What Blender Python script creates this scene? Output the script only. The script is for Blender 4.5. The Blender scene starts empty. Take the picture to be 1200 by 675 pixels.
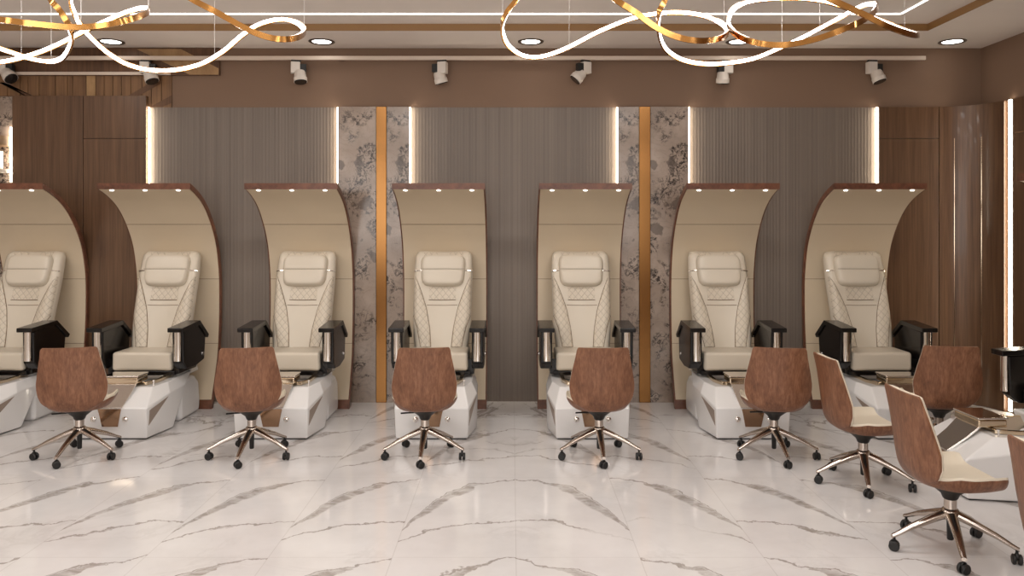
import bpy, bmesh, math, random
from mathutils import Vector, Matrix
random.seed(7)
PI = math.pi
F, HZ, CH = 920.0, 264.0, 1.65          # focal length in pixels, horizon row, camera height
WY = 7.36                               # far wall
WX = 4.40                               # right wall
WF = WY-.002                            # face on which wall fittings sit
SC = bpy.context.scene
COL = SC.collection

def lin(r, g, b):
    f = lambda c: (c/255/12.92) if c/255 <= .04045 else ((c/255+.055)/1.055)**2.4
    return (f(r), f(g), f(b), 1)

# ------------------------------------------------------------------ materials
class NT:
    def __init__(s, name):
        s.m = bpy.data.materials.new(name); s.m.use_nodes = True
        s.t = s.m.node_tree; s.t.nodes.clear()
        s.out = s.t.nodes.new('ShaderNodeOutputMaterial')
    def n(s, typ, **kw):
        nd = s.t.nodes.new(typ)
        for k, v in kw.items():
            if k.startswith('i_'):
                key = k[2:]
                key = int(key) if key.isdigit() else key.replace('_', ' ')
                s.put(nd.inputs[key], v)
            else: setattr(nd, k, v)
        return nd
    def put(s, sock, v):
        if isinstance(v, bpy.types.NodeSocket): s.t.links.new(v, sock)
        else: sock.default_value = v
    def math(s, op, a, b=0.0, c=0.0, clamp=False):
        nd = s.t.nodes.new('ShaderNodeMath'); nd.operation = op; nd.use_clamp = clamp
        s.put(nd.inputs[0], a); s.put(nd.inputs[1], b); s.put(nd.inputs[2], c)
        return nd.outputs[0]
    def mix(s, f, a, b):
        nd = s.t.nodes.new('ShaderNodeMix'); nd.data_type = 'RGBA'
        s.put(nd.inputs[0], f); s.put(nd.inputs[6], a); s.put(nd.inputs[7], b)
        return nd.outputs[2]
    def ramp(s, f, stops):
        nd = s.t.nodes.new('ShaderNodeValToRGB'); e = nd.color_ramp.elements
        while len(e) < len(stops): e.new(.5)
        for el, (p, c) in zip(e, stops): el.position = p; el.color = c
        s.put(nd.inputs[0], f); return nd.outputs[0]
    def step(s, v, a, b):                      # smooth map a..b -> 0..1
        nd = s.t.nodes.new('ShaderNodeMapRange'); nd.interpolation_type = 'SMOOTHSTEP'
        s.put(nd.inputs[0], v); nd.inputs[1].default_value = a; nd.inputs[2].default_value = b
        return nd.outputs[0]
    def noise(s, vec, scale, detail=3, rough=.5, dist=0):
        return s.n('ShaderNodeTexNoise', i_Vector=vec, i_Scale=scale, i_Detail=detail, i_Roughness=rough, i_Distortion=dist).outputs[0]
    def coords(s, kind='Object', scale=(1, 1, 1)):
        o = s.t.nodes.new('ShaderNodeTexCoord').outputs[kind]
        if scale == (1, 1, 1): return o
        return s.n('ShaderNodeMapping', i_Vector=o, i_Scale=scale).outputs[0]
    def bump(s, h, strength=.3, dist=.01):
        return s.n('ShaderNodeBump', i_Height=h, i_Strength=strength, i_Distance=dist).outputs[0]
    def bsdf(s, color, rough=.5, metal=0, normal=None, coat=0, spec=.5, coat_rough=.05):
        b = s.t.nodes.new('ShaderNodeBsdfPrincipled')
        s.put(b.inputs['Base Color'], color); s.put(b.inputs['Roughness'], rough)
        s.put(b.inputs['Metallic'], metal); b.inputs['Coat Weight'].default_value = coat
        b.inputs['Coat Roughness'].default_value = coat_rough
        b.inputs['Specular IOR Level'].default_value = spec
        if normal is not None: s.put(b.inputs['Normal'], normal)
        s.t.links.new(b.outputs[0], s.out.inputs[0]); return s.m

def plain(name, c, rough=.5, metal=0, coat=0, var=.06, scale=6, spec=.5, bump=0):
    t = NT(name); v = t.coords()
    n = t.noise(v, scale, 4)
    a = tuple(x*(1-var) for x in c[:3])+(1,); b = tuple(min(1, x*(1+var)) for x in c[:3])+(1,)
    col = t.mix(n, a, b)
    nm = t.bump(t.noise(v, 260, 2), bump, .002) if bump else None
    return t.bsdf(col, rough, metal, nm, coat, spec)

def wood(name, dark, light, sx=22, sz=1.0, rough=.4, coat=0, fine=3.0, axis='z', spec=.4):
    t = NT(name)
    sc = {'z': (sx, sx, sz), 'x': (sz, sx, sx), 'y': (sx, sz, sx)}[axis]
    v = t.coords('Object', sc)
    n1 = t.noise(v, 1.0, 6, .6, .4)
    n2 = t.noise(t.coords('Object', tuple(c*fine for c in sc)), 1.0, 4, .6)
    f = t.math('ADD', t.math('MULTIPLY', n1, .65), t.math('MULTIPLY', n2, .35))
    col = t.ramp(f, [(.33, dark), (.67, light)])
    return t.bsdf(col, rough, 0, t.bump(n2, .08, .002), coat, spec)

def emit(name, c, k):
    t = NT(name); e = t.n('ShaderNodeEmission', i_Color=c, i_Strength=k)
    t.t.links.new(e.outputs[0], t.out.inputs[0]); return t.m

def metal_brushed(name, c, rough=.25, axis=(80, 80, 1)):
    t = NT(name); n = t.noise(t.coords('Object', axis), 1, 4)
    a = tuple(x*.85 for x in c[:3])+(1,)
    return t.bsdf(t.mix(n, a, c), t.math('ADD', rough-.06, t.math('MULTIPLY', n, .12)), 1, t.bump(n, .05, .002))

def floor_material():
    t = NT('marble_floor')
    pos = t.coords('Object')
    sep = t.n('ShaderNodeSeparateXYZ', i_Vector=pos)
    X, Y = sep.outputs[0], sep.outputs[1]
    ax = t.math('ABSOLUTE', t.math('SUBTRACT', X, .02))
    w1 = t.math('SUBTRACT', t.noise(pos, 3.2, 5, .6), .5)
    w2 = t.math('SUBTRACT', t.noise(pos, 14, 4, .6), .5)
    TW = .615
    tile = t.math('DIVIDE', ax, TW)
    u = t.math('FRACT', tile)
    col_i = t.math('FLOOR', tile)
    warp = t.math('ADD', t.math('MULTIPLY', w1, .30), t.math('MULTIPLY', w2, .07))
    def vein(period, y0, pts, thick, halo, salt):
        # pts: (u, drop) of the vein's centre line; thick: (u, half width)
        cur = t.n('ShaderNodeFloatCurve'); c = cur.mapping.curves[0]
        while len(c.points) < len(pts): c.points.new(.5, .5)
        for p, q in zip(c.points, pts): p.location = q
        cur.mapping.update(); t.put(cur.inputs[1], u)
        th = t.n('ShaderNodeFloatCurve'); c = th.mapping.curves[0]
        while len(c.points) < len(thick): c.points.new(.5, .5)
        for p, q in zip(c.points, thick): p.location = q
        th.mapping.update(); t.put(th.inputs[1], u)
        yy = t.math('SUBTRACT', y0, Y)                       # grows towards the camera
        v = t.math('MULTIPLY', t.math('FRACT', t.math('DIVIDE', yy, period)), period)
        d = t.math('SUBTRACT', t.math('ADD', v, warp), cur.outputs[0])
        ad = t.math('ABSOLUTE', d)
        hw = t.math('MULTIPLY', th.outputs[0], .1)
        core = t.math('SUBTRACT', 1.0, t.step(t.math('DIVIDE', ad, t.math('ADD', hw, .006)), .5, 1.0))
        # dark rim on the far side, soft grey smear within
        rim = t.math('SUBTRACT', 1.0, t.step(t.math('ABSOLUTE', t.math('ADD', d, hw)), .003, .011))
        grain = t.step(t.noise(t.n('ShaderNodeMapping', i_Vector=pos, i_Scale=(5, 9, 1), i_Rotation=(0, 0, .5)).outputs[0], 1.6, 7, .7, .8), .28, .70)
        a = t.math('MULTIPLY', core, t.math('ADD', .16, t.math('MULTIPLY', grain, .72)))
        return t.math('MAXIMUM', a, t.math('MULTIPLY', rim, .75))
    va = vein(1.23, 5.17, [(0, .06), (.44, .22), (.63, .37), (.86, .66), (1, .92)],
              [(0, .03), (.3, .10), (.5, .75), (.75, .98), (.9, .6), (1, .08)], .3, 0)
    vb = vein(1.23, 5.70, [(0, .10), (.35, .12), (.6, .20), (1, .38)],
              [(0, .0), (.3, .03), (.7, .10), (1, .0)], .3, 3)
    keep = t.step(t.noise(pos, .9, 2), .36, .5)
    vv = t.math('MAXIMUM', va, t.math('MULTIPLY', vb, keep))
    wv = t.n('ShaderNodeCombineXYZ', i_0=ax, i_1=Y, i_2=0.0).outputs[0]
    wr = t.math('ABSOLUTE', t.math('SUBTRACT', t.noise(wv, 1.5, 6, .62, .7), .5))
    wl = t.math('MULTIPLY', t.math('SUBTRACT', 1.0, t.step(wr, .0, .028)), t.step(t.noise(wv, 1.1, 2), .48, .62))
    far = t.math('ADD', .10, t.math('MULTIPLY', t.step(Y, 5.2, 6.2), .6))
    vv = t.math('MAXIMUM', vv, t.math('MULTIPLY', wl, far))
    cloud = t.noise(pos, 1.4, 5, .6)
    base = t.ramp(cloud, [(.3, lin(208, 203, 201)), (.7, lin(226, 222, 220))])
    col = t.mix(t.math('MULTIPLY', vv, .9, clamp=True), base, lin(128, 116, 106))
    # tile joints
    j1 = t.math('SUBTRACT', 1.0, t.step(t.math('ABSOLUTE', t.math('SUBTRACT', u, .5)), .494, .499))
    j1 = t.math('SUBTRACT', 1.0, j1)
    fy = t.math('FRACT', t.math('DIVIDE', t.math('SUBTRACT', Y, 5.13-1.23*4), 1.23))
    j2 = t.step(t.math('ABSOLUTE', t.math('SUBTRACT', fy, .5)), .4975, .4995)
    col = t.mix(t.math('MULTIPLY', t.math('MAXIMUM', j1, j2), .25), col, lin(150, 140, 132))
    return t.bsdf(col, .10, 0, None, 0, .5)

def column_marble():
    t = NT('dark_figured_marble')
    pos = t.coords('Object')
    sep = t.n('ShaderNodeSeparateXYZ', i_Vector=pos)
    v = t.n('ShaderNodeCombineXYZ', i_0=sep.outputs[0], i_1=sep.outputs[2], i_2=0.0).outputs[0]
    n = t.noise(v, 6.0, 7, .66, .9)
    ridge = t.math('ABSOLUTE', t.math('SUBTRACT', n, .5))
    line = t.math('SUBTRACT', 1.0, t.step(ridge, .004, .035))
    patch = t.step(t.noise(v, 3.6, 4, .55, .8), .47, .60)
    fine = t.step(t.noise(v, 19, 8, .75, 1.2), .50, .56)
    blot = t.step(t.noise(v, 4.2, 4, .5), .60, .63)
    base = t.ramp(t.noise(v, 3, 5), [(.3, lin(140, 123, 110)), (.7, lin(176, 158, 144))])
    c = t.mix(t.math('MULTIPLY', t.math('MULTIPLY', line, .8), t.math('ADD', .15, t.math('MULTIPLY', patch, .85))), base, lin(34, 27, 24))
    c = t.mix(t.math('MULTIPLY', t.math('MULTIPLY', fine, patch), .9), c, lin(38, 31, 28))
    c = t.mix(t.math('MULTIPLY', blot, .75), c, lin(96, 84, 76))
    return t.bsdf(c, .16, 0)

def quilt_leather(name, c):
    t = NT(name); sep = t.n('ShaderNodeSeparateXYZ', i_Vector=t.coords('Object'))
    x, z = sep.outputs[0], sep.outputs[2]
    P = .062
    def ln(sg):
        f = t.math('FRACT', t.math('DIVIDE', t.math('ADD', t.math('MULTIPLY', x, 1.15*sg), t.math('ADD', z, 5.0)), P))
        return t.math('ABSOLUTE', t.math('SUBTRACT', f, .5))
    d = t.math('MAXIMUM', ln(1), ln(-1))
    l = t.step(d, .455, .495)
    col = t.mix(t.math('MULTIPLY', l, .62), c, lin(108, 90, 72))
    return t.bsdf(col, .42, 0, t.bump(t.math('SUBTRACT', 1.0, t.step(d, .3, .5)), .35, .006))

def veneer(name):
    t = NT(name)
    v = t.coords('Object', (26, 26, 6))
    n1 = t.noise(v, 1.0, 6, .62, .8)
    n2 = t.noise(t.coords('Object', (110, 110, 22)), 1.0, 4, .6)
    f = t.math('ADD', t.math('MULTIPLY', n1, .6), t.math('MULTIPLY', n2, .4))
    col = t.ramp(f, [(.30, lin(88, 54, 38)), (.5, lin(124, 82, 58)), (.68, lin(150, 106, 79))])
    return t.bsdf(col, .42, 0, t.bump(n2, .06, .002), .1, .4)

M = {}
def mats():
    M['floor'] = floor_material()
    M['ceiling'] = plain('ceiling_paint', lin(234, 224, 216), .8, var=.02)
    M['wall'] = plain('brown_wall_paint', lin(126, 100, 81), .75, var=.03, scale=2)
    M['shell_wall'] = plain('light_wall_paint', lin(200, 188, 176), .8, var=.02)
    t = NT('taupe_fluting')
    n = t.noise(t.coords('Object', (60, 60, .05)), 1, 4, .7)
    M['flute'] = t.bsdf(t.ramp(n, [(.32, lin(106, 94, 84)), (.68, lin(124, 111, 100))]), .5)
    M['marble'] = column_marble()
    M['brass'] = plain('brushed_brass', lin(140, 99, 58), .2, 1, var=.03)
    M['bronze'] = plain('bronze_trim', lin(146, 108, 64), .45, 0, var=.04)
    M['wood'] = wood('walnut_panel', lin(80, 56, 40), lin(114, 85, 62), 26, .8, .32, .15)
    M['plank'] = wood('oak_plank', lin(96, 66, 42), lin(140, 104, 70), 20, .8, .5)
    M['plank_dark'] = wood('dark_plank', lin(74, 48, 30), lin(108, 76, 50), 20, .8, .5)
    M['plank_light'] = wood('pale_oak', lin(140, 106, 70), lin(176, 140, 98), 3, 8, .5, axis='x')
    M['dark'] = plain('dark_joint', lin(40, 26, 18), .7)
    M['veneer'] = veneer('rosewood_veneer')
    M['rim'] = wood('walnut_rim', lin(74, 42, 28), lin(122, 76, 54), 10, 10, .4, .1)
    M['cream'] = plain('cream_lining', lin(206, 188, 162), .5, var=.03, scale=4)
    M['leather'] = plain('cream_leather', lin(214, 202, 184), .36, var=.03, scale=5, bump=.12)
    M['quilt'] = quilt_leather('quilted_leather', lin(212, 199, 180))
    M['seam'] = plain('brown_stitching', lin(120, 98, 76), .7)
    M['black'] = plain('black_lacquer', lin(20, 16, 15), .22, var=.1, coat=.1, spec=.35)
    M['blackplastic'] = plain('black_plastic', lin(22, 20, 19), .45)
    M['chrome'] = plain('chrome', lin(236, 230, 224), .09, 1, var=.02)
    M['alu'] = plain('polished_aluminium', lin(196, 184, 174), .16, 1, var=.05)
    M['gold'] = plain('champagne_metal', lin(222, 203, 176), .12, 1, var=.03)
    M['niche'] = plain('bronze_mirror', lin(170, 138, 112), .12, 1, var=.04)
    M['basin'] = plain('hammered_basin', lin(222, 208, 190), .18, 1, var=.05)
    M['white'] = plain('white_acrylic', lin(232, 229, 227), .16, var=.015, coat=.4)
    M['taupe'] = plain('taupe_inset_shade', lin(150, 134, 122), .25, 0, var=.08)
    M['cushion'] = plain('ivory_seat_leather', lin(226, 214, 194), .5, var=.03, bump=.1)
    M['lampwhite'] = plain('white_lamp_metal', lin(214, 204, 194), .4, var=.02)
    M['trackmetal'] = plain('track_metal', lin(206, 188, 172), .45, var=.02)
    M['lens'] = plain('dark_lens', lin(30, 26, 24), .2)
    M['ring'] = plain('nickel_ring', lin(120, 110, 102), .3, 1)
    M['led'] = emit('led_white', (1, .99, .97, 1), 15)
    M['ledline'] = emit('led_line', (1, .96, .91, 1), 6)
    M['ledwarm'] = emit('led_warm', (1, .88, .70, 1), 22)
    M['lamp'] = emit('lamp_glow', (1, .96, .90, 1), 7)
    M['mirror_gold'] = plain('polished_gold_ribbon', lin(190, 138, 78), .16, 1, var=.25, scale=14)
    M['wire'] = plain('steel_wire', lin(205, 200, 195), .3, .6)
    M['ivory'] = plain('white_stone', lin(224, 214, 204), .4)
    M['swirl'] = column_marble()
mats()

# ------------------------------------------------------------------ mesh building
class MB:
    def __init__(s): s.bm = bmesh.new()
    def poly(s, pts): return s.bm.faces.new([s.bm.verts.new(p) for p in pts])
    def box(s, x0, x1, y0, y1, z0, z1):
        v = [s.bm.verts.new((x, y, z)) for z in (z0, z1) for y in (y0, y1) for x in (x0, x1)]
        for f in ((0, 2, 3, 1), (4, 5, 7, 6), (0, 1, 5, 4), (1, 3, 7, 5), (3, 2, 6, 7), (2, 0, 4, 6)):
            s.bm.faces.new([v[i] for i in f])
        return s
    def loft(s, loops, closed=True, cap=True):
        rows = [[s.bm.verts.new(p) for p in l] for l in loops]
        n = len(rows[0])
        for a, b in zip(rows, rows[1:]):
            for i in range(n if closed else n-1):
                j = (i+1) % n
                s.bm.faces.new((a[i], a[j], b[j], b[i]))
        if cap and closed:
            s.bm.faces.new(rows[0][::-1]); s.bm.faces.new(rows[-1])
        return s
    def prism(s, pts, axis, a, b):             # pts in the plane, extruded along axis from a to b
        def P(p, k):
            return {'x': (k, p[0], p[1]), 'y': (p[0], k, p[1]), 'z': (p[0], p[1], k)}[axis]
        return s.loft([[P(p, a) for p in pts], [P(p, b) for p in pts]])
    def lathe(s, prof, c=(0, 0, 0), n=20, d=None):   # prof: (r, h) along direction d
        c = Vector(c); d = Vector(d or (0, 0, 1)).normalized()
        u = d.orthogonal().normalized(); w = d.cross(u)
        return s.loft([[c+d*h+(u*math.cos(2*PI*i/n)+w*math.sin(2*PI*i/n))*max(r, 1e-4) for i in range(n)] for r, h in prof])
    def tube(s, pts, r, n=8, closed=False):
        pts = [Vector(p) for p in pts]; loops = []
        up = None
        for i, p in enumerate(pts):
            a = pts[i-1] if (i or closed) else p; b = pts[(i+1) % len(pts)] if (i+1 < len(pts) or closed) else p
            T = (b-a).normalized()
            if up is None: up = T.orthogonal().normalized()
            up = (up-T*up.dot(T)).normalized(); w = T.cross(up)
            loops.append([p+(up*math.cos(2*PI*k/n)+w*math.sin(2*PI*k/n))*r for k in range(n)])
        if closed: return s.loft(loops+[loops[0]], cap=False)
        return s.loft(loops)
    def grid(s, P):
        rows = [[s.bm.verts.new(p) for p in r] for r in P]
        for a, b in zip(rows, rows[1:]):
            for i in range(len(a)-1): s.bm.faces.new((a[i], a[i+1], b[i+1], b[i]))
        return s
    def slab(s, A, B):                          # closed solid between two equal grids
        n, m = len(A), len(A[0])
        va = [[s.bm.verts.new(p) for p in r] for r in A]; vb = [[s.bm.verts.new(p) for p in r] for r in B]
        for i in range(n-1):
            for j in range(m-1):
                s.bm.faces.new((va[i][j], va[i][j+1], va[i+1][j+1], va[i+1][j]))
                s.bm.faces.new((vb[i][j+1], vb[i][j], vb[i+1][j], vb[i+1][j+1]))
        ring = [(0, j) for j in range(m)]+[(i, m-1) for i in range(1, n)]+[(n-1, j) for j in range(m-2, -1, -1)]+[(i, 0) for i in range(n-2, 0, -1)]
        for (i, j), (k, l) in zip(ring, ring[1:]+ring[:1]):
            s.bm.faces.new((va[k][l], va[i][j], vb[i][j], vb[k][l]))
        return s
    def build(s, name, mat, parent=None, bevel=0, seg=3, smooth=40, sub=0, kind=None, ang=30):
        bmesh.ops.remove_doubles(s.bm, verts=s.bm.verts, dist=1e-5)
        bmesh.ops.recalc_face_normals(s.bm, faces=s.bm.faces)
        for f in s.bm.faces: f.smooth = True
        for e in s.bm.edges:
            if len(e.link_faces) != 2 or e.calc_face_angle(0) > math.radians(smooth): e.smooth = False
        me = bpy.data.meshes.new(name); s.bm.to_mesh(me); s.bm.free()
        o = bpy.data.objects.new(name, me); COL.objects.link(o)
        if isinstance(mat, str): mat = M[mat]
        me.materials.append(mat)
        if bevel:
            for e in me.edges: e.use_edge_sharp = False
            b = o.modifiers.new('bevel', 'BEVEL'); b.width = bevel; b.segments = seg
            b.limit_method = 'ANGLE'; b.angle_limit = math.radians(ang); b.harden_normals = True
        if sub:
            q = o.modifiers.new('subdivision', 'SUBSURF'); q.levels = sub; q.render_levels = sub
        if parent: o.parent = parent
        if kind: o['kind'] = kind
        return o

def tag(o, label, cat, group=None):
    o['label'] = label; o['category'] = cat
    if group: o['group'] = group
    return o
def thing(name, loc=(0, 0, 0), rz=0):
    o = bpy.data.objects.new(name, None); COL.objects.link(o)
    o.location = loc; o.rotation_euler = (0, 0, rz); o.empty_display_size = .1
    return o
def copy_tree(o, parent=None):
    c = o.copy(); COL.objects.link(c)
    if parent: c.parent = parent
    for ch in list(o.children): copy_tree(ch, c)
    return c
def wx(px, Y=WY): return (px-600)*Y/F
def wz(py, Y=WY): return CH-(py-HZ)*Y/F
def spline(pts, k=6, closed=False):
    pts = [Vector(p) for p in pts]; n = len(pts); out = []
    for i in range(n if closed else n-1):
        g = (lambda j: pts[j % n]) if closed else (lambda j: pts[max(0, min(n-1, j))])
        a, b, c, d = g(i-1), g(i), g(i+1), g(i+2)
        for q in range(k):
            t = q/k
            out.append(.5*((2*b)+(c-a)*t+(2*a-5*b+4*c-d)*t*t+(3*b-a-3*c+d)*t**3))
    if not closed: out.append(pts[-1])
    return out
def interp(tab, t):
    for (a, x), (b, y) in zip(tab, tab[1:]):
        if t <= b: return x+(y-x)*max(0, min(1, (t-a)/(b-a)))
    return tab[-1][1]

# ------------------------------------------------------------------ room
ZC, ZT = 3.31, 3.368                     # ceiling, tray ceiling
XL, YB = -6.2, -2.6
PT = wz(126)                             # top of the wall panels
MB().box(XL, WX+.1, YB, WY+.1, -.1, 0).build('floor', 'floor', kind='structure')
TX0, TX1, TY0, TY1 = -5.6, 3.55, -1.8, 6.70
b = MB()
b.box(XL, WX, TY1, WY, ZC, ZC+.1); b.box(XL, WX, YB, TY0, ZC, ZC+.1)
b.box(XL, TX0, TY0, TY1, ZC, ZC+.1); b.box(TX1, WX, TY0, TY1, ZC, ZC+.1)
b.box(TX0, TX1, TY0, TY1, ZT, ZT+.05)
b.build('ceiling', 'ceiling', kind='structure')
MB().box(XL, WX+.1, WY, WY+.1, 0, ZC).build('wall_back', 'wall', kind='structure')
MB().box(WX, WX+.1, YB, WY, 0, ZC).build('wall_right', 'wall', kind='structure')
MB().box(XL-.1, XL, YB, WY, 0, ZC).build('wall_left', 'shell_wall', kind='structure')
MB().box(XL, WX, YB-.1, YB, 0, ZC).build('wall_front', 'shell_wall', kind='structure')
b = MB()                                 # bronze lining of the tray's sides
t_ = .006
b.box(TX0, TX1, TY1-t_, TY1, ZC-.001, ZT); b.box(TX1-t_, TX1, TY0, TY1-t_, ZC-.001, ZT)
b.box(TX0, TX0+t_, TY0, TY1-t_, ZC-.001, ZT); b.box(TX0+t_, TX1-t_, TY0, TY0+t_, ZC-.001, ZT)
b.build('trim_1', 'bronze', kind='structure')
# LED line let into the tray ceiling
LX0, LX1, LY0, LY1 = TX0+.4, 3.157, TY0+.4, 6.37
b = MB(); w = .007
b.box(LX0, LX1, LY1-w, LY1+w, ZT-.006, ZT); b.box(LX1-w, LX1+w, LY0, LY1-w, ZT-.006, ZT)
b.box(LX0-w, LX0+w, LY0, LY1-w, ZT-.006, ZT); b.box(LX0, LX1, LY0-w, LY0+w, ZT-.006, ZT)
tag(b.build('ceiling_light_line', 'ledline'), 'thin white LED line running round the raised ceiling tray', 'light strip')

# --- fluted panels with their lit edges
def fluted(x0, x1, label):
    b = MB(); X0, X1 = wx(x0), wx(x1); n = int(round((X1-X0)/.030)); prof = []
    cx = (X0+X1)/2
    for i in range(n):
        a = X0+(X1-X0)*i/n; wdt = (X1-X0)/n
        for q in range(4): prof.append((a+wdt*q/4, -.006-.0016*math.sin(PI*q/4)))
    prof.append((X1, -.006))
    loop = [(p-cx, y) for p, y in prof]+[(X1-cx, 0), (X0-cx, 0)]
    root = thing('fluted_panel', (cx, WF, 0))
    b.prism(loop, 'z', 0, PT).build('fluting', 'flute', root, smooth=70)
    for sx in (X0, X1):
        s = 1 if sx == X0 else -1
        a0, a1 = sorted((sx-cx+s*.001, sx-cx+s*.004))
        MB().box(a0, a1, -.042, -.014, .02, PT-.002).build('led_strip', 'ledwarm', root)['label'] = 'glowing warm white LED strip'
    tag(root, label, 'wall panel', 'fluted wall panels behind the canopies')
fluted(176, 397, 'taupe fluted wall panel between the wooden wall and the left marble column')
fluted(481, 723, 'taupe fluted wall panel in the middle between the two marble columns')
fluted(806, 1026, 'taupe fluted wall panel between right marble column and the wooden corner')

# --- marble columns with a brass strip
def marble(x0, x1, label):
    X0, X1 = wx(x0)+.002, wx(x1)-.002; c = (X0+X1)/2
    o = MB().box(X0-c, X1-c, -.05, 0, 0, PT).build('marble_panel', 'marble', bevel=.002)
    o.location = (c, WF, 0)
    tag(o, label, 'wall panel', 'figured marble strips')
marble(397, 442, 'figured marble strip left of the left brass strip')
marble(454, 481, 'narrow figured marble strip right of the left brass strip')
marble(723, 748, 'narrow figured marble strip left of the right brass strip')
marble(761, 806, 'figured marble strip right of the right brass strip')
for x0, x1, s in ((442, 454, 'left'), (748, 761, 'right')):
    c = (wx(x0)+wx(x1))/2; h = (wx(x1)-wx(x0))/2
    o = MB().box(-h, h, -.058, 0, 0, PT).build('brass_strip', 'brass', bevel=.004)
    o.location = (c, WF, 0)
    tag(o, 'tall brushed brass strip between the %s pair of marble strips' % s, 'trim', 'brass strips between marble')

# --- wooden panels: left pair, right flat one, right curved corner, right wall
def wood_panel(X0, X1, z1, splits, label, y=-.05):
    c = (X0+X1)/2; root = thing('wood_panel', (c, WF, 0))
    zs = [0]+splits+[z1]
    for a, b_ in zip(zs, zs[1:]):
        MB().box(X0-c+.003, X1-c-.003, y, -.012, a+(.002 if a else 0), b_-.002).build('board', 'wood', root, bevel=.002)
    MB().box(X0-c, X1-c, -.012, 0, 0, z1).build('backing', 'dark', root)
    tag(root, label, 'wall panel', 'walnut wall boards')
zl = wz(113)
wood_panel(wx(18), wx(101), zl, [], 'tall plain walnut wall board behind the leftmost canopy')
wood_panel(wx(101), wx(174.5), zl, [wz(163)], 'walnut wall board with a cross joint, left of the first fluted panel')
wood_panel(wx(1026.5), WX-.42-.004, PT, [wz(163)], 'walnut wall board with a cross joint, right of the last fluted panel')
CR = .42; CX, CY = WX-.0-CR, WY-CR
b = MB()
loop_o, loop_i = [], []
for i in range(17):
    a = PI/2*(1-i/16)
    loop_i.append((CX+(CR-.05)*math.cos(a), CY+(CR-.05)*math.sin(a)))
pts = loop_i+[(WX-.05, CY-.0), (WX-.002, CY), (WX-.002, WY-.002), (CX, WY-.002)]
root = thing('curved_panel', (CX, CY, 0))
MB().prism([(x-CX, y-CY) for x, y in pts], 'z', 0, PT).build('curved_board', 'wood', root)
for a in (70, 36):
    a = math.radians(a); r = CR-.05
    MB().lathe([(.004, .35), (.004, wz(163))], (r*math.cos(a), r*math.sin(a), 0), 8).build('brass_inlay', 'gold', root)['label'] = 'fine bright brass inlay line'
tag(root, 'curved walnut board rounding the right corner with two fine brass lines', 'wall panel')
root = thing('side_wall_panel', (WX-.002, 0, 0))
MB().box(-.03, 0, 1.2, CY-.09, 0, PT).build('board', 'wood', root, bevel=.002)
MB().box(-.016, 0, CY-.09, CY, 0, PT).build('recess', 'dark', root)
MB().box(-.032, -.017, CY-.065, CY-.035, .02, PT-.003).build('led_strip', 'ledwarm', root)['label'] = 'bright vertical LED strip'
MB().box(-.034, -.031, 1.2, CY-.1, 2.448, 2.456).build('brass_inlay', 'gold', root)
tag(root, 'walnut right side wall panel with a bright vertical LED strip', 'wall panel')

# --- upper left: planked wall above the walnut boards, oak bulkhead, pale ledge
b = thing('planked_wall', (0, WF, 0))
xs = [XL+.4, -5.3, -4.9]+[wx(v) for v in (10, 25, 34, 47, 66, 80, 86, 102, 113, 123, 133, 143, 154, 167, 178, 190, 202)]
for i, (a, c) in enumerate(zip(xs, xs[1:])):
    lo = PT if c > wx(176) else zl+.002
    MB().box(a+.003, c-.003, -.012, 0, lo, wz(89)).build('plank', 'plank_light' if i == 10 else 'plank', b)
for (x0, y0, x1, y1, h, m) in ((150, 113, 190, 90, 8, 'plank_dark'), (0, 97, 40, 113, 5, 'plank_dark'), (176, 126, 202, 112, 9, 'plank_dark')):
    q = [(wx(x0), wz(y0)), (wx(x1), wz(y1)), (wx(x1), wz(y1+h)), (wx(min(x0+h*1.6, x1)), wz(y0))]
    MB().prism(q, 'y', -.0145, -.0122).build('diagonal_inlay', m, b)
tag(b, 'planked oak wall strip with diagonal inlays above the walnut boards', 'wall panel')
b = thing('bulkhead', (0, WF, 0))
Yb = WF-.032
bz0, bz1 = wz(88, Yb), ZC-.002
bx1 = wx(257, Yb)
MB().box(XL+.4, bx1, -.03, 0, bz0, bz1).build('oak_board', 'plank_dark', b, bevel=.003)
for q in ([(160, 57.5), (212, 57.5), (256, 80), (256, 87.5), (222, 87.5)],):
    MB().prism([(wx(x, Yb), wz(y, Yb)) for x, y in q], 'y', -.0325, -.0302).build('pale_inlay', 'plank_light', b)['label'] = 'pale oak diagonal inlay'
MB().box(wx(15, Yb), wx(200, Yb), -.045, -.0302, wz(88, Yb), wz(84.5, Yb)).build('ledge', 'trackmetal', b)['label'] = 'pale narrow ledge strip'
tag(b, 'dark oak bulkhead with a pale diagonal inlay under the ceiling at left', 'bulkhead')

# --- display niche at the far left edge
root = thing('display_niche', (wx(0), WF, 0))
x0, x1 = -.75, wx(17.5)-wx(0)
MB().box(x0, x1, -.012, 0, 0, wz(113.5)).build('back_panel', 'swirl', root)
MB().box(x1-.018, x1-.004, -.045, -.0125, wz(213), wz(150)).build('led_strip', 'ledwarm', root)['label'] = 'short glowing LED strip'
for zz, m, h in ((wz(172), 'plank_light', .09), (wz(203), 'ivory', .03), (wz(330), 'ivory', .05), (wz(345), 'rim', .09), (.5, 'rim', .06)):
    MB().box(x0, x1-.02 if zz > 2 else wx(-6)-wx(0), -.20 if zz > 2 else -.04, -.0125, zz, zz+h).build('shelf', m, root, bevel=.004)
tag(root, 'display niche with pale shelves at the left edge beside the walnut board', 'shelf')
# white tray on the upper shelf
o = MB().box(-.16, .16, -.05, .05, 0, .17).build('display_box', 'ivory', bevel=.008)
o.location = (wx(0)-.08, WF-.12, wz(203)+.0305)
tag(o, 'small white box on the pale niche shelf at the left edge', 'box')

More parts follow.
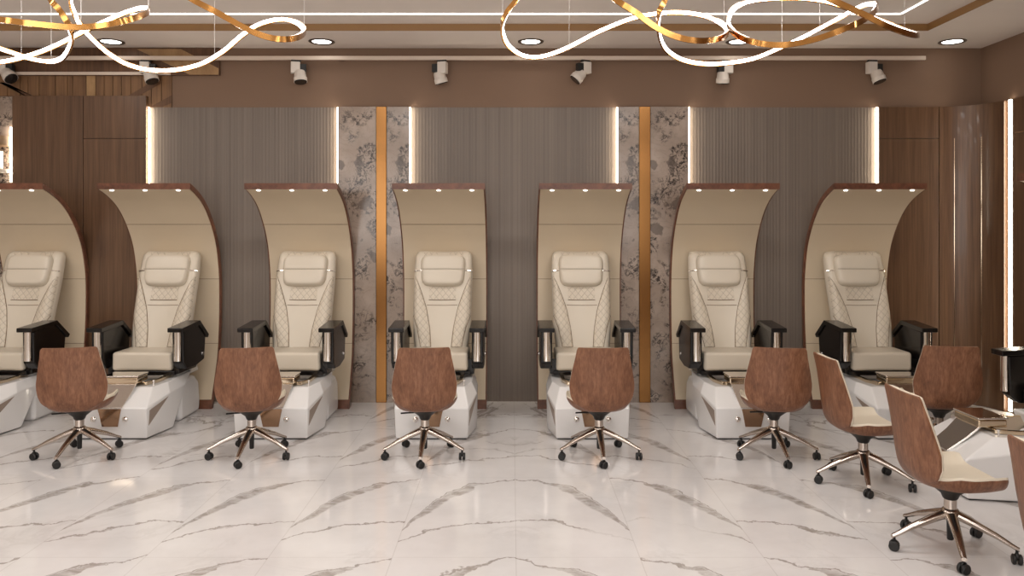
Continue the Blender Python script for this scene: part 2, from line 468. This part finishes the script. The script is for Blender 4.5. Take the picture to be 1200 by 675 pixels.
# ------------------------------------------------------------------ ceiling lights
def downlight(px, i):
    Y = F*(ZC-CH)/(HZ-48.3); X = (px-600)*Y/F
    root = thing('recessed_downlight', (X, Y, ZC))
    MB().lathe([(.085, -.002), (.115, -.002), (.117, -.006), (.112, -.010), (.088, -.008), (.084, -.004)], n=32).build('trim_ring', 'ring', root)
    MB().lathe([(.084, -.001), (.084, -.005)], n=32).build('lens', 'lamp', root)['label'] = 'glowing white lens'
    tag(root, ['leftmost round recessed ceiling downlight, above the left end of the track',
               'round recessed ceiling downlight, second from the left, right of the left chandelier',
               'middle round recessed ceiling downlight of the five',
               'round recessed ceiling downlight behind the right chandelier',
               'rightmost round recessed ceiling downlight near the right wall'][i], 'ceiling light', 'recessed downlights along the far wall')
    return X, Y
DL = [downlight(p, i) for i, p in enumerate((130, 377, 622, 866, 1116))]

TYK = WY-.095
o = thing('light_track', (0, TYK, 0))
MB().box(XL+.5, wx(1084, TYK), -.018, .018, wz(70.5, TYK), wz(66, TYK)).build('rail', 'trackmetal', o, bevel=.002)
for x in (-4.4, -3.2, -1.6, 0, 1.6, 3.2):
    MB().box(x-.02, x+.02, .018, .093 if x > -2.6 else .060, wz(69.5, TYK), wz(67, TYK)).build('wall_bracket', 'wall', o)
tag(o, 'long pale lighting track running across the top of the brown wall', 'track')
tz = wz(70.5, TYK)
def track_light(px, turn, tilt, label):
    root = thing('track_spotlight', ((px-600)*TYK/F, TYK, tz), turn)
    MB().box(-.045, .045, -.014, .014, -.018, 0).build('adapter', 'blackplastic', root, bevel=.002)
    MB().box(-.048, .036, -.034, .034, -.125, -.018).build('driver_box', 'lampwhite', root, bevel=.006)
    MB().box(.034, .092, -.026, .026, -.110, -.035).build('pivot', 'blackplastic', root, bevel=.004)
    d = Vector((math.sin(tilt)*.8, -.25, -math.cos(tilt))).normalized(); c = Vector((.034, -.012, -.118))
    MB().lathe([(.044, -.015), (.052, .0), (.056, .045), (.061, .05), (.061, .090)], c, 24, d).build('lamp_head', 'lampwhite', root)
    MB().lathe([(.058, .0905), (.054, .097), (.0, .098)], c, 24, d).build('lens', 'lens', root)
    tag(root, label, 'spotlight', 'spotlights on the wall track')
for px, turn, tilt, lab in (
    (4, 0, .9, 'white track spotlight at the left edge of the picture'),
    (171, .15, .45, 'white track spotlight above the walnut boards, tilted right'),
    (347, .25, .1, 'white track spotlight above the left fluted panel'),
    (518, PI-.25, -.25, 'white track spotlight turned left, just right of the left marble column'),
    (686, PI+.5, .8, 'white track spotlight tilted strongly left above the middle fluted panel'),
    (852, PI+.1, -.05, 'white track spotlight partly behind the right chandelier'),
    (1022, .1, .3, 'white track spotlight nearest the right end of the track')):
    track_light(px, turn, tilt, lab)

# ------------------------------------------------------------------ ribbon chandeliers
FAR, NEAR = 4.15, 3.35
def chandelier(path, wires, label):
    P3 = []
    for x, y, d in path:
        Y = NEAR+(FAR-NEAR)*d
        P3.append(((x-600)*Y/F, Y, CH+(HZ-y)*Y/F))
    S = spline(P3, 7, True)
    n = len(S)
    T = [(S[(i+1) % n]-S[i-1]).normalized() for i in range(n)]
    up = Vector((0, 0, 1)); U = []
    for t in T:
        w = up-t*up.dot(t)
        U.append(w.normalized())
    for _ in range(6): U = [(U[i-1]+U[i]*2+U[(i+1) % n]).normalized() for i in range(n)]
    U = [(u-t*u.dot(t)).normalized() for u, t in zip(U, T)]
    c = sum(S, Vector())/n
    root = thing('chandelier', (c.x, c.y, ZT))
    off = Vector((c.x, c.y, ZT))
    def band(h, a, b_):
        L = []
        for s, t, u in zip(S, T, U):
            r = t.cross(u); s = s-off       # right side of travel
            L.append([s+r*a-u*h, s+r*b_-u*h, s+r*b_+u*h, s+r*a+u*h])
        return MB().loft(L+[L[0]], cap=False)
    band(.0125, -.006, .004).build('ribbon', 'mirror_gold', root, smooth=50)
    band(.0082, .0042, .010).build('led_strip', 'led', root, smooth=50)['label'] = 'glowing white LED strip'
    for x, y, d in wires:
        Y = NEAR+(FAR-NEAR)*d
        p = Vector(((x-600)*Y/F, Y, CH+(HZ-y)*Y/F))
        s = min(S, key=lambda q: (q-p).length)-off
        MB().tube([s, (s.x, s.y, -.002)], .0009, 5).build('suspension_wire', 'wire', root)
    MB().lathe([(.06, -.03), (.06, 0)], n=24).build('ceiling_cup', 'lampwhite', root, bevel=.003)
    tag(root, label, 'chandelier', 'ribbon chandeliers')
chandelier([(605, 0, .8), (593, 16, .85), (588, 32, .9), (593, 50, .95), (606, 62, 1), (622, 67, 1), (641, 65, 1), (667, 55, 1), (702, 37, 1), (740, 22, 1), (772, 16, 1), (800, 15, 1),
            (826, 19, 1), (845, 27, .9), (853, 36, .5), (846, 44, .15), (822, 48, 0), (795, 44, 0), (770, 33, 0), (745, 15, 0), (722, 0, 0),
            (696, -22, .1), (700, -50, .6), (742, -66, .9), (780, -46, .7), (787, -20, .5), (779, 0, .45), (772, 16, .45), (771, 34, .55), (776, 52, .8), (786, 63, .95), (802, 71, 1), (826, 75, 1), (852, 74, 1),
            (882, 69, 1), (912, 57, 1), (942, 43, 1), (974, 26, 1), (1000, 12, 1), (1016, 5, .9), (1027, 5, .6), (1026, 12, .3), (1014, 22, .1), (996, 31, 0), (974, 40, 0), (948, 48, 0), (916, 53, 0),
            (886, 50, .05), (864, 41, .2), (853, 28, .5), (858, 12, .8), (874, 3, .95), (900, -1, 1), (935, -2, 1), (968, 2, 1), (1000, 12, 1), (1032, 24, .95), (1060, 35, .75), (1076, 41, .4),
            (1066, 40, .1), (1040, 31, 0), (1012, 17, 0), (975, 0, 0), (920, -26, .05), (850, -60, .3), (760, -90, .6), (660, -62, .7), (620, -24, .75)],
           [(665, 55, 1), (850, 28, .8), (918, 54, 1), (960, 34, 1), (1060, 35, .75), (590, 40, .9)],
           'gold ribbon chandelier with glowing inner edge hanging at the right')
chandelier([(82, 0, .9), (84, 9, .95), (89, 20, 1), (96, 31, 1), (104, 41, 1), (116, 53, 1), (131, 65, 1), (151, 76, 1), (176, 82, 1), (206, 82, 1), (236, 75, 1), (262, 60, 1), (282, 43, 1), (301, 30, 1),
            (320, 24, 1), (336, 23, .95), (349, 27, .8), (357, 35, .45), (352, 42, .15), (338, 46, 0), (320, 45, 0), (300, 39, 0), (280, 29, 0), (255, 15, 0), (230, 2, 0),
            (190, -20, .05), (110, -48, .2), (0, -40, .4), (-80, 0, .7), (-100, 40, .9), (-70, 68, 1), (-30, 75, 1), (0, 73, 1), (25, 68, 1), (50, 60, 1), (75, 49, 1), (100, 36, 1), (122, 26, 1), (142, 17, 1), (160, 11, .95), (172, 9, .7),
            (173, 14, .3), (160, 20, .1), (140, 26, 0), (112, 31, 0), (85, 32, 0), (58, 30, 0), (30, 27, 0), (0, 23, 0), (-35, 19, .1), (-62, 25, .5), (-55, 38, .85), (-25, 48, 1), (0, 57, 1), (15, 62, 1),
            (30, 67, 1), (46, 71, 1), (60, 72, .95), (72, 69, .7), (80, 60, .35), (85, 46, .2), (83, 34, .15), (78, 24, .15), (70, 12, .15), (60, 0, .15), (48, -25, .3), (60, -48, .7), (80, -30, .85)],
           [(25, 68, 1), (61, 72, .95), (95, 30, 1), (174, 11, .5), (252, 66, 1), (354, 32, .5)],
           'gold ribbon chandelier with glowing inner edge hanging at the left')

# ------------------------------------------------------------------ canopy
HALF = .39
PROF = [(-.785, 2.003), (-.66, 1.962), (-.53, 1.905), (-.42, 1.835), (-.33, 1.755), (-.225, 1.632), (-.135, 1.48), (-.08, 1.30), (-.055, 1.12), (-.055, .86), (-.075, .61), (-.105, .42), (-.19, .20), (-.275, 0)]
def make_canopy():
    root = thing('canopy')
    C = spline([(0, y, z) for y, z in PROF], 4)
    def offs(d):
        out = []
        for i, p in enumerate(C):
            a = C[max(0, i-1)]; b_ = C[min(len(C)-1, i+1)]; t = (b_-a).normalized()
            nrm = Vector((0, t.z, -t.y))      # towards the room
            if nrm.y > 0 and nrm.z > 0: nrm = -nrm
            q = p+nrm*d
            out.append(q)
        return out
    th = .04
    front = offs(th)
    # front lip drops straight down; foot meets the floor
    front[0] = Vector((0, C[0].y, C[0].z-.052)); front[-1] = Vector((0, C[-1].y-th, 0))
    A = [[(x, p.y, p.z) for x in (-HALF, HALF)] for p in C]
    B = [[(x, p.y, p.z) for x in (-HALF, HALF)] for p in front]
    MB().slab(A, B).build('shell', 'rim', root, smooth=35)
    # cream lining in four boards
    L0, L1 = front, offs(th+.006)
    L1[0] = front[0]+Vector((0, .0, -.005))
    cuts = [2.0, wz(263, 7.15), wz(326), wz(400), .078]
    b = MB()
    for hi, lo in zip(cuts, cuts[1:]):
        sel = [i for i in range(1, len(front)) if lo < front[i].z < hi]
        def at(L, z):
            for p, q in zip(L, L[1:]):
                if p.z >= z >= q.z and p.z != q.z: return p.lerp(q, (p.z-z)/(p.z-q.z))
            return L[0]
        def rows(L):
            r = ([at(L, hi-.002)] if hi < 1.99 else []) + [L[i] for i in sel] + [at(L, lo+.002)]
            return [[(x, p.y, p.z) for x in (-HALF+.012, HALF-.012)] for p in r]
        b.slab(rows(L0), rows(L1))
    b.build('lining', 'cream', root, smooth=35)['label'] = 'cream lining in four boards'
    for x in (-.28, 0, .28):
        MB().lathe([(.013, .006), (.015, 0), (.015, -.003), (.0, -.0035)], (x, C[0].y+.03, C[0].z-.061), 14).build('downlight', 'lamp', root)
    return root

# ------------------------------------------------------------------ pedicure chair
def rbox(x0, x1, y0, y1, z0, z1): return MB().box(x0, x1, y0, y1, z0, z1)
def make_pedicure():
    root = thing('pedicure_chair')
    def full(half, z):
        h = [(p[0], p[1], p[2] if len(p) > 2 else z) for p in half]
        return h+[(-x, y, q) for x, y, q in h[::-1] if x > 0]
    H = [(0.009, [(.0, -1.300), (.275, -1.300), (.33, -.985), (.33, -.955), (.0, -.955)]),
         (.02, [(.0, -1.303), (.277, -1.303), (.332, -.988), (.332, -.94), (.0, -.94)]),
         (.245, [(.0, -1.318), (.285, -1.318), (.335, -1.02, .30), (.33, -.70, .31), (.0, -.70, .31)]),
         (.37, [(.0, -1.12), (.24, -1.12), (.29, -.95, .378), (.285, -.46, .385), (.0, -.46, .385)]),
         (.372, [(.0, -1.06), (.165, -1.06), (.205, -.95), (.205, -.60), (.0, -.60)]),
         (.25, [(.0, -1.00), (.12, -1.00), (.15, -.92), (.15, -.66), (.0, -.66)])]
    MB().loft([full(h, z) for z, h in H]).build('foot_tub', 'white', root, bevel=.016, ang=12)
    MB().prism([(-1.285, 0), (-1.285, .0088), (-.965, .0088), (-.965, 0)], 'x', -.265, .265).build('shadow_gap', 'blackplastic', root)  # black strip put in as the shadow line under the tub
    # raised rear pedestal and swollen rear foot
    MB().prism([(-.66, .34), (-.70, .43), (-.30, .43), (-.24, .34)], 'x', -.262, .262).build('pedestal', 'white', root, bevel=.02)
    MB().prism([(-.74, 0), (-.74, .24), (-.64, .34), (-.44, .34), (-.35, .27), (-.325, .10), (-.34, 0)], 'x', -.305, .305).build('rear_foot', 'white', root, bevel=.035, seg=5)
    # ledge rails running from the tub's front up to the seat
    for s in (-1, 1):
        # triangular inset on the flank, taupe darkened as painted recess shade: lies on the flank between the lower and the upper edges
        def flank(y, z):                      # lower flank surface of the loft above
            top = .245+(y+1.318)/.298*.055
            xb = .275+(y+1.30)/.315*.055; xt = .285+(y+1.318)/.298*.05
            return xb+(xt-xb)*z/top
        tri = [(-1.285, .105), (-1.280, .222), (-1.045, .278)]
        A = [(s*(flank(y, z)-.006), y, z) for y, z in tri]; B = [(s*(flank(y, z)+.003), y, z) for y, z in tri]
        MB().loft([A, B]).build('side_inset', 'taupe', root)['label'] = 'taupe triangular inset with painted recess shade'
        MB().lathe([(.0, .0), (.014, .0), (.014, .012), (.021, .012), (.021, .022), (.012, .028), (.0, .029)], (s*.122, -1.308, .163), 16, (0, -1, .0)).build('jet_knob', 'chrome', root)
    # basin: metal dish and rim frame
    rimh = [(.0, -1.075), (.175, -1.075), (.215, -.955), (.215, -.59), (.0, -.59)]
    inn = [(.0, -1.045), (.155, -1.045), (.185, -.945), (.185, -.62), (.0, -.62)]
    MB().loft([full(rimh, .374), full(rimh, .398), full(inn, .398), full(inn, .374), full(rimh, .374)], cap=False).build('basin_rim', 'gold', root, bevel=.004)
    dish = [(.0, -.99), (.11, -.99), (.14, -.91), (.14, -.67), (.0, -.67)]
    MB().loft([full(inn, .388), full([(x*.97, -.83+(y+.83)*.97) for x, y in inn], .33), full(dish, .262)], cap=False).grid([[(-.11, -.985, .262), (.11, -.985, .262)], [(-.14, -.67, .262), (.14, -.67, .262)]]).build('basin', 'basin', root)
    # footrest: flat pad on a sloping plate that runs down the tub's front
    b = MB()
    def plate(rows):
        b.slab([[(-w_, y, z), (w_, y, z)] for w_, y, z in rows], [[(-w_, y+.012, z-.006), (w_, y+.012, z-.006)] for w_, y, z in rows])
    plate([(.125, -1.128, .415), (.112, -1.215, .335), (.098, -1.326, .252)])
    b.build('foot_plate', 'chrome', root, bevel=.002)
    b = MB(); plate([(.090, -1.326, .243), (.080, -1.3235, .205), (.060, -1.318, .105)])
    b.build('niche_plate', 'niche', root, bevel=.002)['label'] = 'bronze mirror plate'
    MB().box(-.135, .135, -1.150, -.97, .400, .448).build('footrest', 'gold', root, bevel=.010)
    MB().box(-.14, .14, -1.156, -.965, .4495, .462).build('footrest_pad', 'chrome', root, bevel=.005)
    # faucet on the rim
    MB().tube(spline([(.15, -.66, .40), (.15, -.66, .455), (.13, -.70, .475), (.09, -.74, .455)], 4), .010, 8).build('faucet', 'chrome', root)
    MB().lathe([(.007, 0), (.007, .035), (.012, .037), (.012, .045)], (.235, -1.09, .372), 10).build('spray_knob', 'chrome', root)
    # seat
    MB().prism([(-.785, .395), (-.79, .432), (-.30, .432), (-.34, .385)], 'x', -.272, .272).build('seat_frame', 'black', root, bevel=.008)
    MB().box(-.25, .25, -.80, -.40, .434, .590).build('seat', 'leather', root, bevel=.028, seg=5)
    # arms
    for s in (-1, 1):
        arm = MB().prism([(-.87, .772), (-.56, .798), (-.40, .70), (-.43, .475), (-.62, .445), (-.80, .455), (-.86, .51)], 'x', s*.285, s*.382)
        arm = arm.build('armrest', 'black', root, bevel=.012)
        MB().prism([(-.922, .772), (-.922, .808), (-.555, .830), (-.36, .684), (-.385, .656), (-.565, .790)], 'x', s*.268, s*.396).build('arm_pad', 'black', arm, bevel=.006)
        arc = [(s*(.331+.031*math.cos(q)), -.868-.022*math.sin(q)) for q in [PI*i/12 for i in range(13)]]
        MB().loft([[(x, y, .53) for x, y in arc], [(x, y, .775) for x, y in arc]]).build('chrome_plate', 'chrome', arm)['label'] = 'chrome front plate'
        MB().lathe([(.018, 0), (.018, .006), (.008, .009)], (s*.382, -.47, .53), 14, (s, 0, 0)).build('knob', 'chrome', arm)
        MB().box(min(s*.235, s*.30), max(s*.235, s*.30), -.76, -.42, .405, .53).build('arm_bracket', 'black', root, bevel=.006)
    # backrest
    base0, base1 = Vector((0, -.475, .535)), Vector((0, -.185, 1.405))
    ax = (base1-base0); L = ax.length; ax.normalize(); nr = Vector((0, -ax.z, ax.y))   # forward
    hw = [(0, .225), (.12, .243), (.35, .256), (.75, .262), (.90, .257), (.965, .252), (.985, .248), (1, .236)]
    def bp(x, t, off):
        return base0+ax*(L*t)+nr*off+Vector((x, 0, 0))
    def front_off(u, t):
        e = max(0, abs(u)-.80)/.20
        sag = .012*math.cos(PI*min(1, abs(u)))
        ed = max(0, (t-.93)/.07)
        return .055-.035*e*e-.03*ed*ed-sag
    ts = [i/24 for i in range(25)]; us = [-1+2*i/22 for i in range(23)]
    A = [[bp(u*interp(hw, t), t, front_off(u, t)) for u in us] for t in ts]
    Bk = [[bp(u*interp(hw, t)*.97, t, -.055+.02*abs(u)**4) for u in us] for t in ts]
    bk = MB().slab(A, Bk).build('backrest', 'leather', root, smooth=60, bevel=0)
    tz_ = lambda z: (z-base0.z)/(base1.z-base0.z)
    in_s = [(tz_(.56), .088), (tz_(.60), .090), (tz_(.73), .103), (tz_(.90), .138), (tz_(1.02), .180), (tz_(1.10), .212), (tz_(1.175), .248)]
    ou_s = [(tz_(.56), .178), (tz_(.60), .183), (tz_(.73), .212), (tz_(.84), .252), (tz_(1.175), .256)]
    for s in (-1, 1):
        a0, a1 = tz_(.575), tz_(1.172)
        G, H2 = [], []
        for i in range(25):
            t = a0+(a1-a0)*i/24; xa = interp(in_s, t); xb = max(xa+.002, min(interp(ou_s, t), interp(hw, t)-.004))
            r1, r2 = [], []
            for k in range(9):
                x = xa+(xb-xa)*k/8; u = x/interp(hw, t); f = front_off(u, t)
                r1.append(bp(s*x, t, f+.004+.010*math.sin(PI*k/8)**.6)); r2.append(bp(s*x, t, f-.006))
            G.append(r1); H2.append(r2)
        MB().slab(G, H2).build('bolster', 'quilt', bk, smooth=60)['label'] = 'diamond quilted side bolster'
        for tab, lim in ((in_s, 1.175), (ou_s, .84)):
            pts = []
            for i in range(15):
                z = .575+(lim-.575)*i/14; t = tz_(z); x = min(interp(tab, t), interp(hw, t)-.003); pts.append(bp(s*x, t, front_off(x/interp(hw, t), t)+.003))
            MB().tube(pts, .0028, 6).build('piping', 'seam', bk)
    def sheet(x0, x1, z0, z1, name, mat, lift=.004):
        G, H2 = [], []
        for i in range(7):
            t = tz_(z0+(z1-z0)*i/6)
            r1, r2 = [], []
            for k in range(9):
                x = x0+(x1-x0)*k/8; f = front_off(x/interp(hw, t), t)
                r1.append(bp(x, t, f+lift)); r2.append(bp(x, t, f-.006))
            G.append(r1); H2.append(r2)
        return MB().slab(G, H2).build(name, mat, bk, smooth=60)
    sheet(-.118, .118, .975, 1.10, 'quilted_panel', 'quilt')
    sheet(-.175, -.055, 1.345, 1.392, 'quilted_panel', 'quilt'); sheet(.055, .175, 1.345, 1.392, 'quilted_panel', 'quilt')
    sheet(-.135, .135, .925, .929, 'piping', 'seam', .002)
    for z0 in (.973, 1.10): sheet(-.12, .12, z0-.003, z0, 'piping', 'seam', .005)
    # head pillow
    zc, hh, hwid = 1.225, .138, .205
    G, H2 = [], []
    for i in range(25):
        v = -1+2*i/24; rf, rb = [], []
        for k in range(25):
            u = -1+2*k/24
            # square -> rounded square
            m = max(abs(u), abs(v)); r = (u*u+v*v)**.5
            q = (abs(u)**6+abs(v)**6)**(1/6) if r else 1
            kx = m/q if q else 1
            X = u*kx; V = v*kx
            taper = 1-.10*((1-V)/2)**1.5 - .04*max(0, V)**2
            bulge = max(0, 1-m**7)
            dent = -.006*math.exp(-((V)/.045)**2)*(bulge > 0)
            t = tz_(zc+V*hh)
            rf.append(bp(X*hwid*taper, t, (.064 if m > .999 else .092)+.028*bulge**.6+dent)); rb.append(bp(X*hwid*taper*.94, t, .040))
        G.append(rf); H2.append(rb)
    pl = MB().slab(G, H2).build('head_pillow', 'leather', root, smooth=70)
    pts = [bp(-.19+.38*i/16, tz_(zc), (.094+.0265*1)*1+0*max(0, 1-abs(-1+2*i/16)**7)**.6) for i in range(17)]
    MB().tube(pts, .0016, 5).build('stitching', 'seam', pl)
    for s in (-1, 1):
        MB().tube([bp(s*.19, tz_(zc), .066), bp(s*.225, tz_(zc), .064), bp(s*.262, tz_(zc), .044)], .0055, 8).build('clip', 'chrome', pl)['label'] = 'chrome clip'
    return root

ST = 1.235
places = [('leftmost', -3.5), ('second', -2.5), ('third', -1.5), ('fourth', -.5), ('fifth', .5), ('sixth', 1.5), ('seventh', 2.5)]
ped_lab = ['cream pedicure chair at the left edge of the picture, cut off by it',
           'cream pedicure chair with white foot tub in front of the walnut wall boards',
           'cream pedicure chair with white foot tub just left of the left marble column',
           'cream pedicure chair with white foot tub just right of the left marble column',
           'cream pedicure chair with white foot tub just left of the right marble column',
           'cream pedicure chair with white foot tub just right of the right marble column',
           'cream pedicure chair at the right end of the far row, before the wooden corner',
           'cream pedicure chair against the right side wall, mostly outside the picture']
can_lab = ['curved cream lined canopy at the left edge of the picture',
           'curved cream lined walnut canopy overlapping walnut boards and the left fluted panel',
           'curved cream lined walnut canopy just left of the left marble column',
           'curved cream lined walnut canopy just right of the left marble column',
           'curved cream lined walnut canopy just left of the right marble column',
           'curved cream lined walnut canopy just right of the right marble column',
           'curved cream lined walnut canopy at the right end of the far row',
           'walnut canopy by the right side wall, only its tip in the picture']
can0, ped0 = make_canopy(), make_pedicure()
for i, (nm, k) in enumerate(places):
    c = can0 if i == 0 else copy_tree(can0); p = ped0 if i == 0 else copy_tree(ped0)
    c.location = (k*ST, WY, 0); p.location = (k*ST, WY-.02, 0)
    tag(c, can_lab[i], 'canopy', 'curved canopies over the pedicure chairs'); tag(p, ped_lab[i], 'pedicure chair', 'pedicure chairs')
SY = 4.98
c = copy_tree(can0); c.location = (4.24, SY, 0); c.rotation_euler = (0, 0, -PI/2)
tag(c, can_lab[7], 'canopy', 'curved canopies over the pedicure chairs')
p = copy_tree(ped0); p.location = (4.03, SY, 0); p.rotation_euler = (0, 0, -PI/2)
tag(p, ped_lab[7], 'pedicure chair', 'pedicure chairs')
for ch in list(p.children):                      # this one has its seat slid back
    if ch.name.split('.')[0] in ('seat', 'seat_frame', 'armrest', 'backrest', 'head_pillow', 'arm_bracket'):
        ch.location = (0, .17, 0)
    if ch.name.startswith('side_inset'): bpy.data.objects.remove(ch)

# ------------------------------------------------------------------ task chair
def make_task_chair():
    root = thing('task_chair')
    prof = [(-.268, .812), (-.262, .76), (-.253, .68), (-.244, .58), (-.235, .49), (-.220, .42), (-.187, .368), (-.13, .345), (-.05, .338), (.03, .338), (.09, .341), (.135, .346), (.176, .352)]
    path = spline([(0, y, z) for y, z in prof], 4)
    n = len(path)
    wid = [(0, .166), (.015, .178), (.08, .186), (.22, .210), (.31, .223), (.35, .225), (.43, .217), (.50, .197), (.54, .176), (.585, .160), (.63, .176), (.69, .212), (.78, .231), (.92, .228), (.985, .220), (1, .206)]
    dep = [(0, .014), (.2, .042), (.34, .062), (.44, .060), (.54, .040), (.62, .052), (.70, .074), (.88, .076), (.97, .070), (1, .062)]
    pw = [(0, 2.2), (.45, 2.3), (.62, 4.0), (.72, 7), (1, 7)]
    us = [math.copysign(1-(1-abs(q))**1.5, q) for q in [-1+2*i/28 for i in range(29)]]
    acc = [0]
    for a, b_ in zip(path, path[1:]): acc.append(acc[-1]+(b_-a).length)
    ts = [a/acc[-1] for a in acc]
    def surf(off, ws=1.0, drop=0, skip=0):
        G = []
        for i, p in enumerate(path):
            if i < skip: continue
            T = (path[min(n-1, i+1)]-path[max(0, i-1)]).normalized()
            nr = Vector((0, -T.z, T.y))            # towards the sitter
            w_, d = interp(wid, ts[i])*(ws if ws < 1.01 else interp([(0, 1.006), (.40, 1.006), (.48, ws), (.60, ws), (.67, 1.004), (1, 1.004)], ts[i])), interp(dep, ts[i])
            row = []
            for u in us:
                row.append(p+Vector((u*w_, 0, 0))+nr*(off*(1-(drop*abs(u)**5))+d*abs(u)**interp(pw, ts[i])))
            G.append(row)
        return G
    MB().slab(surf(0), surf(.012)).build('shell', 'veneer', root, smooth=50)['label'] = 'wood veneer shell of back and seat'
    MB().slab(surf(.0125, 1.03, 0, 1), surf(.045, .985, .5, 1)).build('upholstery', 'cushion', root, smooth=60)['label'] = 'ivory leather upholstery inside the shell'
    MB().lathe([(.030, .262), (.036, .268), (.045, .290), (.085, .322), (.10, .332), (.10, .338)], n=24).build('tilt_mechanism', 'blackplastic', root)
    MB().tube([(-.05, 0, .315), (-.15, -.03, .318), (-.17, -.035, .318)], .006, 8).build('lever', 'blackplastic', root)
    MB().lathe([(.030, .18), (.030, .262)], n=24).build('column', 'alu', root)
    MB().lathe([(.028, .165), (.044, .170), (.046, .20), (.036, .214), (.0305, .216)], n=24).build('hub', 'alu', root)
    MB().lathe([(.013, .055), (.016, .06), (.018, .17), (.018, .19)], n=16).build('gas_lift', 'blackplastic', root)
    R = .285
    for k in range(5):
        a = -PI/2+2*PI*k/5
        d = Vector((math.cos(a), math.sin(a), 0)); s = Vector((-d.y, d.x, 0)); up = Vector((0, 0, 1))
        L = []
        for r, z, w_, h in ((.025, .188, .027, .024), (.10, .160, .024, .021), (.20, .120, .019, .016), (.27, .084, .015, .012), (.297, .073, .013, .010)):
            c = d*r+up*z
            L.append([c+s*w_*math.cos(q)+up*h*math.sin(q) for q in [2*PI*i/10+PI/10 for i in range(10)]])
        arm = MB().loft(L).build('base_arm', 'alu', root, smooth=50)
        cp = d*R
        MB().lathe([(.007, .045), (.007, .078)], cp, 8).build('stem', 'blackplastic', arm)
        sw = random.random()*2
        ww = Vector((math.cos(a+sw), math.sin(a+sw), 0))
        b = MB()
        for sg in (-1, 1):
            b.lathe([(.012, 0), (.022, .001), (.0255, .005), (.0255, .014), (.021, .018), (.0, .018)], cp+Vector((0, 0, .0255))+ww*sg*.004, 16, ww*sg)
        hd = ww.cross(up)
        b.lathe([(.016, -.006), (.018, 0), (.016, .006)], cp+Vector((0, 0, .042)), 12, ww)
        b.build('caster', 'blackplastic', arm)
    return root
t0 = make_task_chair()
tg = 'wheeled task chairs'
spots = [(-3.09, 5.61, 14, 'veneer backed wheeled task chair, leftmost, before the walnut boards'),
         (-1.86, 5.61, 11, 'veneer backed wheeled task chair, second from left in the row'),
         (-.622, 5.61, 5, 'veneer backed wheeled task chair right of the left brass strip'),
         (.622, 5.61, 0, 'veneer backed wheeled task chair left of the right brass strip'),
         (1.872, 5.61, -10, 'veneer backed wheeled task chair in the row, right of the right marble column'),
         (3.09, 5.68, -11, 'veneer backed wheeled task chair at the right end of the row, only its back clear'),
         (2.245, 5.02, -90, 'wheeled task chair seen side on, facing right, farthest of three beside the right row'),
         (2.225, 3.985, -90, 'wheeled task chair seen side on, facing right, nearest one fully in the picture'),
         (2.235, 2.97, -90, 'wheeled task chair cut off by the right edge of the picture')]
for i, (x, y, a, lab) in enumerate(spots):
    o = t0 if i == 0 else copy_tree(t0)
    o.location = (x, y, 0); o.rotation_euler = (0, 0, math.radians(a))
    tag(o, lab, 'chair', tg)
    for ch in o.children:                     # the star base stands as it rolled, whatever way the seat turns
        if ch.name.split('.')[0] == 'base_arm':
            ch.rotation_euler = (0, 0, math.radians(-a) if a > -80 else math.radians(-a-18))

# ------------------------------------------------------------------ light
def area(loc, sx, sy, e, c=(1, .90, .80), rot=(0, 0, 0)):
    l = bpy.data.lights.new('area', 'AREA'); l.shape = 'RECTANGLE'; l.size = sx; l.size_y = sy; l.energy = e; l.color = c
    o = bpy.data.objects.new('added_fill', l); COL.objects.link(o); o.location = loc; o.rotation_euler = rot
    return o
def spot(loc, e, ang=110, blend=.8, r=.08, c=(1, .88, .74)):
    l = bpy.data.lights.new('spot', 'SPOT'); l.energy = e; l.spot_size = math.radians(ang); l.spot_blend = blend
    l.shadow_soft_size = r; l.color = c
    o = bpy.data.objects.new('downlight_lamp', l); COL.objects.link(o); o.location = loc
for X, Y in DL: spot((X, Y, ZC-.03), 7, 80, 1)
for Y in (4.9, 2.6, .3):
    for X in (-4.2, -1.4, 1.4):
        area((X, Y, ZT-.04), 1.0, .5, 21, (1, .99, .97))  # unseen soft lights added under the tray for general brightness
area((-.8, YB+.1, 1.9), 7.0, 1.8, 124, (1, 1, .99), (PI/2, 0, 0))  # unseen broad fill added by the front wall, stands in for daylight

w = bpy.data.worlds.new('room'); SC.world = w; w.use_nodes = True
w.node_tree.nodes['Background'].inputs[0].default_value = (1, .92, .84, 1)
w.node_tree.nodes['Background'].inputs[1].default_value = .05

# ------------------------------------------------------------------ camera
cam = bpy.data.cameras.new('camera'); co = bpy.data.objects.new('camera', cam); COL.objects.link(co)
co.location = (0, 0, CH); co.rotation_euler = (PI/2, 0, 0)
cam.sensor_width = 36; cam.lens = 36*F/1200; cam.shift_y = -(337.5-HZ)/1200
cam.clip_start = .05
SC.camera = co
vs = SC.view_settings
vs.view_transform = 'Standard'; vs.look = 'None'; vs.gamma = 1; vs.use_curve_mapping = False; vs.exposure = 0
